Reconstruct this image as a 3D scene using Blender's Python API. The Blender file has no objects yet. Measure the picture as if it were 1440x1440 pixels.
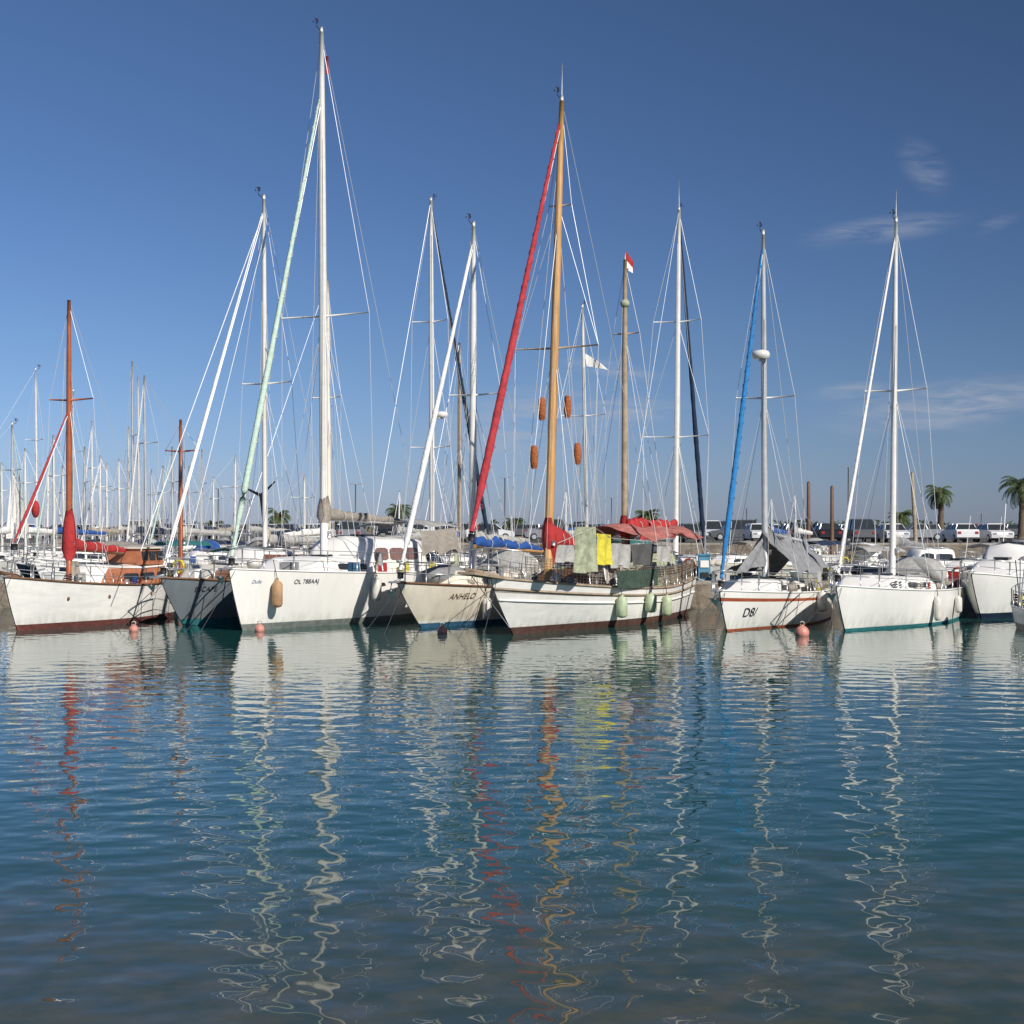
import bpy, math, random
from mathutils import Vector, Matrix, noise as mn
R=random.Random(11)
F=2100.0; CH=2.9; HZ=740.0; GZ=1.65
scene=bpy.context.scene
rad=math.radians
def lerp(a,b,t): return a+(b-a)*t
def smooth(t):
    t=max(0,min(1,t)); return t*t*(3-2*t)
# ------------------------------------------------------------ materials
MATS={}
def mat(name,col,rough=.5,metal=0,var=.25,scale=2.0,stretch=(1,1,1),bump=0,bscale=20,dark=None,spec=None,grime=0):
    if name in MATS: return MATS[name]
    m=bpy.data.materials.new(name); m.use_nodes=True; nt=m.node_tree; n=nt.nodes; l=nt.links
    b=n['Principled BSDF']
    b.inputs['Roughness'].default_value=rough; b.inputs['Metallic'].default_value=metal
    if spec is not None: b.inputs['Specular IOR Level'].default_value=spec
    tc=n.new('ShaderNodeTexCoord'); mp=n.new('ShaderNodeMapping'); mp.inputs['Scale'].default_value=stretch
    l.new(tc.outputs['Object'],mp.inputs['Vector'])
    nz=n.new('ShaderNodeTexNoise'); nz.inputs['Scale'].default_value=scale; nz.inputs['Detail'].default_value=5; nz.inputs['Roughness'].default_value=.6
    l.new(mp.outputs['Vector'],nz.inputs['Vector'])
    cr=n.new('ShaderNodeValToRGB'); cr.color_ramp.elements[0].position=.3; cr.color_ramp.elements[1].position=.62
    d=dark if dark else tuple(c*(1-var) for c in col)
    cr.color_ramp.elements[0].color=(*d,1); cr.color_ramp.elements[1].color=(*col,1)
    l.new(nz.outputs['Fac'],cr.inputs['Fac']); out=cr.outputs['Color']
    if grime>0:
        # weathering: scum line above the water and vertical run streaks
        sp=n.new('ShaderNodeSeparateXYZ'); l.new(tc.outputs['Object'],sp.inputs[0])
        mr=n.new('ShaderNodeMapRange'); mr.inputs['From Min'].default_value=.12; mr.inputs['From Max'].default_value=.5; mr.inputs['To Min'].default_value=1; mr.inputs['To Max'].default_value=.12
        l.new(sp.outputs[2],mr.inputs['Value'])
        m2=n.new('ShaderNodeMapping'); m2.inputs['Scale'].default_value=(6,6,.8); l.new(tc.outputs['Object'],m2.inputs['Vector'])
        n2=n.new('ShaderNodeTexNoise'); n2.inputs['Scale'].default_value=1; n2.inputs['Detail'].default_value=6; l.new(m2.outputs[0],n2.inputs['Vector'])
        r2=n.new('ShaderNodeMapRange'); r2.inputs['From Min'].default_value=.38; r2.inputs['From Max'].default_value=.75; r2.inputs['To Max'].default_value=grime; l.new(n2.outputs['Fac'],r2.inputs['Value'])
        mu=n.new('ShaderNodeMath'); mu.operation='MULTIPLY'; l.new(mr.outputs[0],mu.inputs[0]); l.new(r2.outputs[0],mu.inputs[1])
        mx=n.new('ShaderNodeMix'); mx.data_type='RGBA'; l.new(mu.outputs[0],mx.inputs['Factor']); l.new(out,mx.inputs['A']); mx.inputs['B'].default_value=(.36,.30,.20,1); out=mx.outputs['Result']
    l.new(out,b.inputs['Base Color'])
    if bump>0:
        nb=n.new('ShaderNodeTexNoise'); nb.inputs['Scale'].default_value=bscale; nb.inputs['Detail'].default_value=3
        l.new(tc.outputs['Object'],nb.inputs['Vector'])
        bp=n.new('ShaderNodeBump'); bp.inputs['Strength'].default_value=bump; bp.inputs['Distance'].default_value=.05
        l.new(nb.outputs['Fac'],bp.inputs['Height']); l.new(bp.outputs['Normal'],b.inputs['Normal'])
    MATS[name]=m; return m
V=(1,1,.25)
WHITE=mat('gelcoat_white',(.90,.875,.82),.25,var=.06,scale=2.5,stretch=V,grime=.5)
CREAM=mat('gelcoat_cream',(.84,.77,.63),.35,var=.15,scale=2.5,stretch=V,grime=.7)
PLANK=mat('painted_planks',(.88,.855,.80),.45,var=.14,scale=3,stretch=(.4,1,2),grime=.6)
GREYH=mat('hull_grey',(.17,.20,.22),.4,var=.3,scale=2,stretch=V,grime=.5)
NAVY=mat('hull_navy',(.02,.03,.06),.3)
REDH=mat('hull_red',(.36,.03,.03),.35)
ANTIRED=mat('antifoul_red',(.17,.05,.04),.8,var=.5,scale=6)
ANTIBR=mat('antifoul_brown',(.12,.055,.04),.8,var=.5,scale=6)
TEAL=mat('antifoul_teal',(.03,.20,.22),.7,var=.4,scale=6)
BLUEA=mat('antifoul_blue',(.04,.13,.24),.7,var=.4,scale=6)
GREYB=mat('boot_grey',(.22,.24,.22),.7,var=.4,scale=6)
ORST=mat('stripe_orange',(.4,.10,.04),.5)
BLST=mat('stripe_blue',(.05,.16,.32),.4)
DECK=mat('deck_offwhite',(.60,.57,.50),.7,var=.2,scale=4)
TEAK=mat('teak',(.20,.10,.05),.6,var=.5,scale=5,stretch=(.2,3,3))
VARN=mat('varnished_spar',(.62,.34,.12),.4,var=.4,scale=4,stretch=(4,4,.3))
SPARO=mat('orange_spar',(.42,.11,.04),.45,var=.35,scale=3)
SPARW=mat('spar_white',(.76,.74,.69),.35,var=.14,scale=3)
ALU=mat('spar_aluminium',(.56,.57,.58),.4,metal=.25,var=.2)
GREYW=mat('weathered_wood',(.42,.32,.22),.7,var=.4,scale=4)
STEEL=mat('stainless',(.6,.6,.6),.3,metal=.7,var=.1)
WIRE=mat('rigging_wire',(.55,.55,.56),.4,metal=.1,var=.1)
ROPE=mat('rope',(.56,.52,.44),.9,var=.3,scale=12)
ROPED=mat('rope_dark',(.06,.06,.07),.9)
GLASS=mat('window_glass',(.035,.04,.045),.12,var=.2)
GLASSP=mat('window_curtain',(.26,.15,.13),.3,var=.4,scale=6)
BLACK=mat('black_rubber',(.02,.02,.02),.6)
def cloth(n,c,v=.3): return mat('cloth_'+n,c,.9,var=v,scale=5,bump=.6,bscale=9)
CRED=cloth('red',(.44,.032,.032)); CRED2=cloth('crimson',(.48,.04,.05),.4); CBLUE=cloth('blue',(.02,.09,.33)); CBLUE2=cloth('royal',(.02,.20,.48)); CNAVY=cloth('navy',(.015,.03,.07))
CTEAL=cloth('teal',(.02,.16,.16)); CWHITE=cloth('white',(.78,.76,.72),.15); CMINT=cloth('mint',(.52,.66,.55),.15); CGREY=cloth('grey',(.26,.265,.27)); CLG=cloth('lightgrey',(.44,.43,.40))
CTAN=cloth('tan',(.34,.30,.25)); CYEL=cloth('yellow',(.72,.62,.06)); CDG=cloth('darkgrey',(.10,.10,.095)); CTOW=cloth('towel',(.42,.45,.30),.5); CORG=mat('cork_orange',(.50,.14,.04),.9,var=.5,scale=20,bump=1,bscale=30)
CNB=cloth('pink',(.48,.17,.14),.5)
CABO=mat('cabin_orange',(.48,.18,.09),.5,var=.35,scale=4); CABB=mat('cabin_brown',(.20,.09,.055),.5,var=.4)
FENW=mat('fender_white',(.7,.67,.6),.45,var=.25,scale=5); FENG=mat('fender_green',(.48,.56,.36),.5,var=.3,scale=5); FENT=mat('fender_tan',(.5,.30,.15),.6,var=.35,scale=5)
BUOY=mat('buoy_pink',(.66,.27,.21),.5,var=.3,scale=8)
STONE=mat('quay_stone',(.26,.21,.16),.9,var=.55,scale=2.2,bump=1,bscale=5)
CONC=mat('quay_concrete',(.36,.32,.27),.9,var=.3,scale=1.5,bump=.6,bscale=10)
ASPH=mat('asphalt',(.11,.105,.095),.95,var=.3,scale=.3)
DIRT=mat('dry_ground',(.24,.20,.14),.95,var=.3,scale=.1)
LEAF=mat('leaf_green',(.055,.09,.03),.7,var=.6,scale=1.5); PALM=mat('palm_frond',(.08,.12,.035),.6,var=.6,scale=2); TRUNK=mat('palm_trunk',(.16,.12,.08),.9,var=.5,scale=6)
LAMP=mat('lamp_post_grey',(.30,.31,.32),.5,metal=.3)
BOXB=mat('pedestal_blue',(.10,.28,.42),.5,var=.2)
TEXT=mat('lettering_dark',(.03,.03,.05),.5)
# ------------------------------------------------------------ geometry accumulator
class G:
    def __init__(s): s.v=[];s.f=[];s.m=[];s.s=[];s.mats=[]
    def mi(s,m):
        if m not in s.mats: s.mats.append(m)
        return s.mats.index(m)
    def face(s,idx,m,sm=False): s.f.append(idx); s.m.append(s.mi(m)); s.s.append(sm)
    def poly(s,pts,m,sm=False):
        b=len(s.v); s.v+= [tuple(p) for p in pts]; s.face(list(range(b,b+len(pts))),m,sm)
    def grid(s,rows,m,sm=True,closed=False):
        b=len(s.v); nr=len(rows); nc=len(rows[0])
        for r in rows: s.v+=[tuple(p) for p in r]
        for i in range(nr-1):
            for j in range(nc if closed else nc-1):
                j2=(j+1)%nc
                mm=m(i,j) if callable(m) else m
                s.face([b+i*nc+j,b+i*nc+j2,b+(i+1)*nc+j2,b+(i+1)*nc+j],mm,sm)
    def tube(s,pts,r,m,n=6,cap=True,sq=1.0):
        pts=[Vector(p) for p in pts]; k=len(pts)
        rs=r if isinstance(r,(list,tuple)) else [r]*k
        rows=[]
        for i,p in enumerate(pts):
            d=(pts[min(i+1,k-1)]-pts[max(i-1,0)])
            if d.length<1e-6: d=Vector((0,0,1))
            d.normalize()
            up=Vector((0,0,1)) if abs(d.z)<.95 else Vector((1,0,0))
            u=d.cross(up).normalized(); w=u.cross(d).normalized()
            rows.append([p+u*math.cos(2*math.pi*j/n)*rs[i]+w*math.sin(2*math.pi*j/n)*rs[i]*sq for j in range(n)])
        b=len(s.v); s.grid(rows,m,n>4,True)
        if cap:
            s.face([b+j for j in range(n)],m); s.face([b+(k-1)*n+j for j in range(n)][::-1],m)
    def box(s,c,sz,m,rz=0,taper=1.0,ry=0):
        c=Vector(c); x,y,z=sz[0]/2,sz[1]/2,sz[2]/2
        M=Matrix.Rotation(rz,3,'Z')@Matrix.Rotation(ry,3,'Y')
        p=[]
        for zz,t in ((-z,1),(z,taper)):
            for xx,yy in ((-x,-y),(x,-y),(x,y),(-x,y)): p.append(c+M@Vector((xx*t,yy*t,zz)))
        b=len(s.v); s.v+=[tuple(q) for q in p]
        for f in ([3,2,1,0],[4,5,6,7],[0,1,5,4],[1,2,6,5],[2,3,7,6],[3,0,4,7]): s.face([b+i for i in f],m)
    def blob(s,c,rx,ry,rz,m,n=10,k=7,lump=0,seed=0):
        rows=[]
        for i in range(k+1):
            th=math.pi*i/k; row=[]
            for j in range(n):
                ph=2*math.pi*j/n
                d=Vector((math.sin(th)*math.cos(ph),math.sin(th)*math.sin(ph),math.cos(th)))
                q=1+lump*mn.noise(d*1.7+Vector((seed,seed*.7,0)))
                row.append((c[0]+d.x*rx*q,c[1]+d.y*ry*q,c[2]+d.z*rz*q))
            rows.append(row)
        s.grid(rows,m,True,True)
    def mesh(s,name):
        me=bpy.data.meshes.new(name); me.from_pydata(s.v,[],s.f)
        for m in s.mats: me.materials.append(m)
        me.polygons.foreach_set('material_index',s.m); me.polygons.foreach_set('use_smooth',s.s)
        me.update(); return me
    def obj(s,name,parent=None,loc=None,rz=0):
        if not s.v: return None
        o=bpy.data.objects.new(name,s.mesh(name)); scene.collection.objects.link(o)
        if parent: o.parent=parent
        if loc: o.location=loc
        o.rotation_euler[2]=rz
        return o
def sagline(a,b,sag,n=10):
    a=Vector(a);b=Vector(b); return [a.lerp(b,i/n)-Vector((0,0,sag*4*(i/n)*(1-i/n))) for i in range(n+1)]
def sheet(g,pts4,m,nx=14,nz=8,fold=.06,freq=9):
    a,b,c,d=[Vector(p) for p in pts4]; n=(b-a).cross(d-a).normalized(); rows=[]
    ph=R.uniform(0,6)
    for i in range(nz+1):
        v=i/nz; row=[]
        for j in range(nx+1):
            u=j/nx; p=a.lerp(b,u).lerp(d.lerp(c,u),v)
            row.append(p+n*fold*v**.6*math.sin(u*freq+ph+v*1.2)+Vector((0,0,-.02*math.sin(u*freq*.6+ph)*v)))
        rows.append(row)
    g.grid(rows,m,True)
# ------------------------------------------------------------ boat
class Boat:
    def __init__(s,name,px,D,a,L,B,zb=1.5,zm=1.1,zst=1.1,rake=.8,tr=.3,sw=.75,full=.75,topm=WHITE,boot=BLUEA,bottom=BLUEA,stripe=None,hb=(.10,.18),rail=None,deck=DECK,nx=28):
        s.a=rad(a); s.sn=math.sin(s.a); s.cs=math.cos(s.a); s.xt=(px-720)/F*D; s.yt=D
        s.L=L;s.B=B;s.zb=zb;s.zm=zm;s.zst=zst;s.rake=rake;s.tr=tr;s.sw=sw;s.full=full
        s.e=bpy.data.objects.new(name,None); s.e.empty_display_size=.5; scene.collection.objects.link(s.e)
        s.e.location=(s.xt,s.yt,0); s.e.rotation_euler[2]=math.pi/2-s.a
        g=G(); ts=[(i/nx)**1.25 for i in range(nx+1)]
        qs=[0,.25,.5,.72,.82,.9,1.0]
        for sd in (-1,1):
            rows=[]
            for t in ts:
                sh=s.sheer(t); zs=[-.5,-.2,0.0,hb[0],hb[1]]+[hb[1]+(sh-hb[1])*q for q in qs[1:]]
                rows.append([s.P(t,z,sd) for z in zs])
            def mm(i,j):
                if j<3: return bottom
                if j==3: return boot
                if stripe and j==7: return stripe
                return topm
            g.grid(rows,mm,True)
        sh=s.sheer(1); zs=[-.5,-.2,0,hb[0],hb[1]]+[hb[1]+(sh-hb[1])*q for q in qs[1:]]
        rr=[[s.P(1,z,-1+2*k/6*1.0,True) for k in range(7)] for z in zs]
        g.grid(rr,lambda i,j: bottom if i<3 else topm,False)
        g.obj('hull',s.e)
        g=G(); rows=[]
        for t in ts:
            z=s.sheer(t)-.05; x,y,_=s.P(t,z,1); 
            rows.append([(x,y*k*.985,z+.05*(1-k*k)) for k in (-1,-.5,0,.5,1)])
        g.grid(rows,deck,True); g.obj('deck',s.e)
        g=G(); rm=rail or WHITE
        for sd in (-1,1):
            g.tube([Vector(s.P(t,s.sheer(t),sd))+Vector((0,0,.015)) for t in ts],.035 if rail else .025,rm,6)
        g.obj('toe_rail',s.e)
        s.parts={}
    def g(s,n):
        if n not in s.parts: s.parts[n]=G()
        return s.parts[n]
    def done(s):
        for n,g in s.parts.items(): g.obj(n,s.e)
    def sheer(s,t):
        if t<.7: return s.zm+(s.zb-s.zm)*(1-t/.7)**1.8
        return s.zm+(s.zst-s.zm)*((t-.7)/.3)**1.5
    def shape(s,t):
        if t<.6: return max(0.0,math.sin(math.pi/2*t/.6))**s.full if t>0 else 0
        return 1-(1-s.sw)*(1-math.cos(math.pi/2*(t-.6)/.4))
    def P(s,t,z,side,frac=False):
        zb=s.zb; q=max(0,min(1,z/zb)); sx=s.rake*(1-q)**1.25+(0.35*(-z) if z<0 else 0)
        ex=s.L-s.tr*(1-q)
        x=sx+t*(ex-sx)
        sh=s.sheer(t); qq=max(0,min(1,z/sh))
        wl=lerp(.5,.9,smooth(t/.55))
        k=wl+(1-wl)*qq**.75
        if z<0: k*=max(0.05,(1-(-z/.7)**2))
        y=s.B/2*s.shape(t)*k+ (.015 if t==0 else 0)
        return (x,y*side,z)
    def tx(s,x,z=1.0):
        q=max(0,min(1,z/s.zb)); sx=s.rake*(1-q)**1.25; ex=s.L-s.tr*(1-q); return max(0,min(1,(x-sx)/(ex-sx)))
    def db(s,x):
        t=s.tx(x,s.zm); return s.B/2*s.shape(t)
    def dz(s,x): return s.sheer(s.tx(x,s.zm))
    def solve(s,px,off=0):
        k=(px-720)/F
        return (k*(s.yt-off*s.sn)-s.xt-off*s.cs)/(s.sn-k*s.cs)
    def at(s,px,py,off=0):
        x=s.solve(px,off); y=s.yt+x*s.cs-off*s.sn
        return Vector((x,-off,CH+(HZ-py)/F*y))
    # ---- parts
    def cabin(s,x1,x2,h,wf=.6,m=WHITE,win=((.2,.45),(.5,.62),(.67,.8)),front=.8,glass=GLASS,zoff=0,vv=(.35,.72),roofm=None,back=.1,name='cabin'):
        g=s.g(name); n=18; W=[]
        def sec(u):
            x=lerp(x1,x2,u); base=s.dz(x)-.06+zoff
            w=min(s.db(x)*.86,s.B/2*wf); d=x-x1
            k=smooth(min(1,d/front)) if front>0 else 1
            kb=smooth(min(1,(x2-x)/back+.0001)) if back>0 else 1
            hh=max(.02,h*k*(.4+.6*kb)); return x,base,w,hh
        def pt(u,v,sd):
            x,b,w,hh=sec(u); return Vector((x,sd*w*(1-.12*v),b+hh*v*.92))
        rows=[]
        for i in range(n+1):
            u=i/n; x,b,w,hh=sec(u)
            rows.append([(x,-w,b),(x,-w*.94,b+hh*.5),(x,-w*.88,b+hh*.9),(x,-w*.72,b+hh),(x,0,b+hh*1.08),(x,w*.72,b+hh),(x,w*.88,b+hh*.9),(x,w*.94,b+hh*.5),(x,w,b)])
        g.grid(rows,(lambda i,j: (roofm or m) if 2<=j<=5 else m),True)
        for rr in (rows[0],rows[-1]): g.poly(rr,m)
        hz=s.g('hatches')
        for u in (.42,.72):
            x,b,w,hh=sec(u); hz.box((x,0,b+hh*1.08+.03),(.5,.5,.06),GLASS,0,.92)
        for sd in(-1,1): hz.tube([Vector((sec(u)[0],sd*sec(u)[2]*.6,sec(u)[1]+sec(u)[3]*1.03+.07)) for u in(.4,.55,.7,.85)],.016,TEAK if roofm else STEEL,5)
        gw=s.g(name+'_windows')
        for (a,b) in win:
            for sd in (-1,1):
                k=6; row=[]
                for i in range(k+1):
                    u=lerp(a,b,i/k); e=1 if 0<i<k else .75
                    c=(vv[0]+vv[1])/2; hv=(vv[1]-vv[0])/2*e
                    row.append([pt(u,c-hv,sd)+Vector((0,sd*.03,0)),pt(u,c+hv,sd)+Vector((0,sd*.03,0))])
                gw.grid(row,glass,False)
    def arch(s,x1,x2,w,h,m,zb=None,name='sprayhood',slope=.5):
        g=s.g(name); rows=[]
        z0=zb if zb is not None else s.dz(x1)+.2
        for i in range(6):
            u=i/5; x=lerp(x1,x2,u); hh=h*(slope+(1-slope)*smooth(u))
            rows.append([(x,-w*math.cos(math.pi*j/12)*1.0,z0+hh*(math.sin(math.pi*j/12)**.55 if 0<j<12 else 0)) for j in range(13)])
        g.grid(rows,m,True); 
        if slope>0.05: g.poly(rows[0],m)
        for row in(rows[0],rows[-1]): g.tube(row,.02,STEEL,5)
    def bimini(s,x1,x2,w,h,m):
        g=s.g('bimini'); rows=[]; z0=s.dz(x1)
        for i in range(9):
            u=i/8; rows.append([(lerp(x1,x2,u),w*o,z0+h-.22*o*o+.05*math.sin(math.pi*u)-.03*(i%4==2)) for o in (-1,-.8,-.5,0,.5,.8,1)])
        g.grid(rows,m,True)
        for i in(0,4,8):
            p=rows[i][0]; q=rows[i][-1]; xm=lerp(x1,x2,.5)
            g.tube([(xm,p[1],z0)]+rows[i]+[(xm,q[1],z0)],.016,STEEL,5)
    def clutter(s,n,x1=.22,x2=.95,seed=0):
        r=random.Random(seed); g=s.g('deck_gear')
        for i in range(n):
            x=r.uniform(x1,x2)*s.L; sd=r.choice([-1,-1,1]); y=sd*s.db(x)*r.uniform(.72,.92); z=s.dz(x); k=r.random()
            if k<.25:
                rr=r.uniform(.12,.2); g.tube([(x+rr*math.cos(t*.7)*(1-.02*t),y*.95+rr*math.sin(t*.7)*.5,z+.02+t*.008) for t in range(28)],.016,r.choice([ROPE,ROPED,CBLUE,CRED]),5)
            elif k<.45: g.blob((x,y*.85,z+.12),r.uniform(.15,.35),r.uniform(.12,.2),r.uniform(.12,.2),r.choice([CLG,CBLUE,CGREY,CWHITE,CTAN,CTAN]),9,6,.6,i+seed)
            elif k<.6: g.box((x,y*.85,z+.16),(r.uniform(.2,.4),.2,r.uniform(.25,.35)),r.choice([BLUEA,CLG,CRED,CDG,WHITE,CYEL]),r.uniform(-.3,.3),.9)
            elif k<.8:
                w=r.uniform(.3,.7); h=r.uniform(.3,.5); yy=sd*s.db(x)*.98; sheet(g,[(x,yy,z+.6),(x+w,yy,z+.6),(x+w,yy+sd*.03,z+.6-h),(x,yy+sd*.03,z+.6-h)],r.choice([CLG,CWHITE,CBLUE,CGREY,CTOW,CTAN]),8,5,.04,9)
            else: g.tube([(x,y*.8,z),(x,y*.8,z+.08),(x,y*.8,z+.18)],[.1,.07,.09],STEEL,9)
        x=s.L*.97; g.tube([(x,-s.B*.3+.18*math.cos(t*.55),s.zst+.42+.2*math.sin(t*.55)) for t in range(10)],.045,r.choice([CYEL,WHITE,ORST]),6)
    def ensign(s,greek=True):
        g=s.g('ensign'); x=s.L+.02; z=s.zst; g.tube([(x,.3,z+.3),(x+.35,.3,z+1.6)],.014,WHITE,5)
        rows=[]
        for i in range(10): rows.append([(x+.33+.04*math.sin(j)+.0*i,.3-j*.06,z+1.55-i*.045-j*.035) for j in range(9)])
        g.grid(rows,lambda i,j:(CBLUE if i%2==0 else CWHITE) if greek else CRED,True)
    def pulpit(s,h=.6):
        g=s.g('pulpit'); z=s.zb
        top=[]
        for t in (.16,.08,.02): p=s.P(t,s.sheer(t),-1); top.append(Vector((p[0],p[1]*.95,s.sheer(t)+h)))
        nose=Vector((-.1,0,z+h+.02)); o=[Vector((p.x,-p.y,p.z)) for p in top]
        pts=top+[nose]+o[::-1]
        g.tube(pts,.018,STEEL,6); 
        g.tube([p-Vector((0,0,h*.5)) for p in pts],.014,STEEL,6)
        for p in (top[0],top[1],o[0],o[1]): g.tube([p,p-Vector((0,0,h+.02))],.016,STEEL,6)
        a=s.g('anchor'); a.box((-.1,0,z+.03),(.6,.16,.05),STEEL); a.tube([(.1,0,z+.1),(-.35,0,z+.02),(-.42,0,z-.22)],.025,STEEL,6)
        a.poly([(-.42,-.16,z-.18),(-.42,.16,z-.18),(-.30,0,z-.42)],STEEL); 
    def lifelines(s,t1=.16,t2=.97,n=6,h=.6,side=(-1,1),net=False):
        g=s.g('lifelines')
        for sd in side:
            tops=[]
            for i in range(n+1):
                t=lerp(t1,t2,i/n); p=Vector(s.P(t,s.sheer(t),sd)); p.y*=.97
                q=p+Vector((0,0,h)); tops.append((p,q)); g.tube([p,q],.016,STEEL,6)
            for f in (1,.5):
                g.tube([a.lerp(b,f) for a,b in tops],.009,STEEL,4)
            if net and sd==-1:
                gn=s.g('safety_net')
                for f in (.08,.2,.32,.44,.56,.68,.8,.92):
                    gn.tube([a.lerp(b,f) for a,b in tops],.009,GREYW,3,False)
                for i in range(n):
                    for k in range(9):
                        u=k/9; a=tops[i][0].lerp(tops[i+1][0],u); b=tops[i][1].lerp(tops[i+1][1],min(1,u+.06)); gn.tube([a,b],.009,GREYW,3,False)
        g=s.g('pushpit'); t=.9
        pl=[Vector(s.P(q,s.sheer(q),-1))+Vector((0,0,h+.02)) for q in (.86,.93,.995)]; pr=[Vector((p.x,-p.y,p.z)) for p in pl]
        g.tube(pl+pr[::-1],.016,STEEL,6); g.tube([p-Vector((0,0,h*.5)) for p in pl+pr[::-1]],.012,STEEL,6)
        for p in pl+pr: g.tube([p,p-Vector((0,0,h+.02))],.014,STEEL,6)
    def mast(s,mpx,top,r=.085,m=SPARW,bpy_=770,spr=(),zbase=None,name='mast',wind=True,ant=0,furl=None,shroud=True,backstay=True,forestay=True,chain=None,halyards=3,n=10,bpx=None,wr=.9):
        tp=s.at(top[0],top[1],0); bx=s.solve(mpx); z0=zbase if zbase is not None else s.dz(bx)
        bp=Vector((bx,0,z0)); g=s.g(name)
        g.tube([bp.lerp(tp,u) for u in (0,.15,.4,.7,.9,1)],[r,r,r,r*.9,r*.72,r*.58],m,n)
        w=s.g('standing_rigging'); ch=chain or s.db(bx+.2)*.96
        cz=s.dz(bx); ax=(tp-bp)
        def onm(py):
            lo,hi=0,1
            for _ in range(30):
                mid=(lo+hi)/2; p=bp.lerp(tp,mid); Dm=s.yt+p.x*s.cs; y=HZ-(p.z-CH)/Dm*F
                if y>py: lo=mid
                else: hi=mid
            return bp.lerp(tp,(lo+hi)/2)
        tips=[]
        for (py,hl) in spr:
            c=onm(py); sg=s.g('spreaders')
            for sd in (-1,1):
                e=c+Vector((.12,sd*hl,.05)); sg.tube([c,e],[.035,.022],m if m is not VARN else GREYW,6)
            tips.append((c,hl))
        tips.sort(key=lambda q:-q[0].z)
        if shroud:
            for sd in (-1,1):
                pts=[tp-Vector((0,0,.15))]+[c+Vector((.12,sd*hl,.05)) for c,hl in tips]+[Vector((bx+.2,sd*ch,cz))]
                w.tube(pts,.0095*wr,WIRE,4,False)
                lowc=tips[-1][0] if tips else bp.lerp(tp,.55)
                w.tube([lowc,Vector((bx+.65,sd*ch,cz))],.008*wr,WIRE,4,False)
                w.tube([lowc,Vector((bx-.45,sd*ch*.93,cz))],.008*wr,WIRE,4,False)
                if len(tips)>1: w.tube([tips[0][0],tips[1][0]+Vector((.12,sd*tips[1][1],.05)),Vector((bx+.35,sd*ch,cz))],.008*wr,WIRE,4,False)
                for o in(.2,.65): g2=s.g('turnbuckles'); g2.tube([Vector((bx+o,sd*ch,cz)),Vector((bx+o,sd*ch,cz+.3))],.018,STEEL,5)
        if backstay: w.tube([tp,Vector((s.L-.1,0,s.dz(s.L)+.1))],.0095*wr,WIRE,4,False)
        for i in range(halyards):
            o=Vector(((-1)**i*.13,R.uniform(-.15,.15),0)); b2=bp+o*(1+i*1.2); w.tube([bp.lerp(tp,R.uniform(.7,.98))+o*.6,b2+Vector((0,0,.3))],.008*wr,ROPE if i%2 else WIRE,4,False)
        bow=Vector((.12,0,s.zb+.1)) if bpx is None else s.at(bpx[0],bpx[1])
        s.g('mast_winches').tube([bp+Vector((0,-r-.06,1.1)),bp+Vector((0,-r-.06,1.25))],.06,STEEL,8); s.g('mast_winches').blob(bp+Vector((r+.03,-.05,1.5)),.07,.06,.22,ROPE,8,6,.3)
        if forestay:
            if furl:
                fm,fr,fy=furl[:3]; a=onm(fy)+Vector((-r,0,0)); N=60; pts=[];rs=[]
                for i in range(N+1):
                    u=i/N; pts.append(a.lerp(bow+Vector((0,0,.25)),u)-Vector((0,0,0.25*4*u*(1-u)*.15)))
                    rs.append(fr*(.32+.72*min(1,u*1.5)**.8)*(1 if u<.93 else .6)*(1+R.uniform(-.09,.09)))
                fg=s.g('furled_headsail'); fg.tube(pts,rs,fm,8)
                w.tube([onm(fy),bow],.01,WIRE,4,False); fg.tube([bow+Vector((0,0,.02)),bow+Vector((0,0,.2))],.09,BLACK,8)
                rg=s.g('furling_line'); q=[]
                dirv=(bow-a).normalized(); u1=dirv.cross(Vector((0,1,0))).normalized(); u2=dirv.cross(u1)
                for i in range(160):
                    u=i/160; q.append(a.lerp(bow,u)+(u1*math.cos(i*.9)+u2*math.sin(i*.9))*fr*(.5+.6*min(1,u*2.2))*1.02)
                if len(furl)>3: rg.tube(q,.009,furl[3],3,False)
            else: w.tube([tp,bow],.0095*wr,WIRE,4,False)
        if wind:
            h=s.g('masthead_instruments'); 
            h.tube([tp,tp+Vector((-.3,0,.1))],.012,BLACK,5); h.tube([tp+Vector((-.3,0,.1)),tp+Vector((-.3,0,.28))],.01,BLACK,5)
            h.poly([tp+Vector((-.45,0,.3)),tp+Vector((-.18,0,.26)),tp+Vector((-.18,0,.34))],BLACK)
            for k in range(3):
                an=k*2.09; h.blob(tp+Vector((-.3+.08*math.cos(an),.08*math.sin(an),.22)),.025,.025,.025,BLACK,6,4)
            h.tube([tp,tp+Vector((0,0,.15))],.05,SPARW,8)
        if ant: s.g('masthead_instruments').tube([tp,tp+Vector((.03,0,ant))],[.016,.008],SPARW,5)
        return bp,tp,onm
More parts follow.
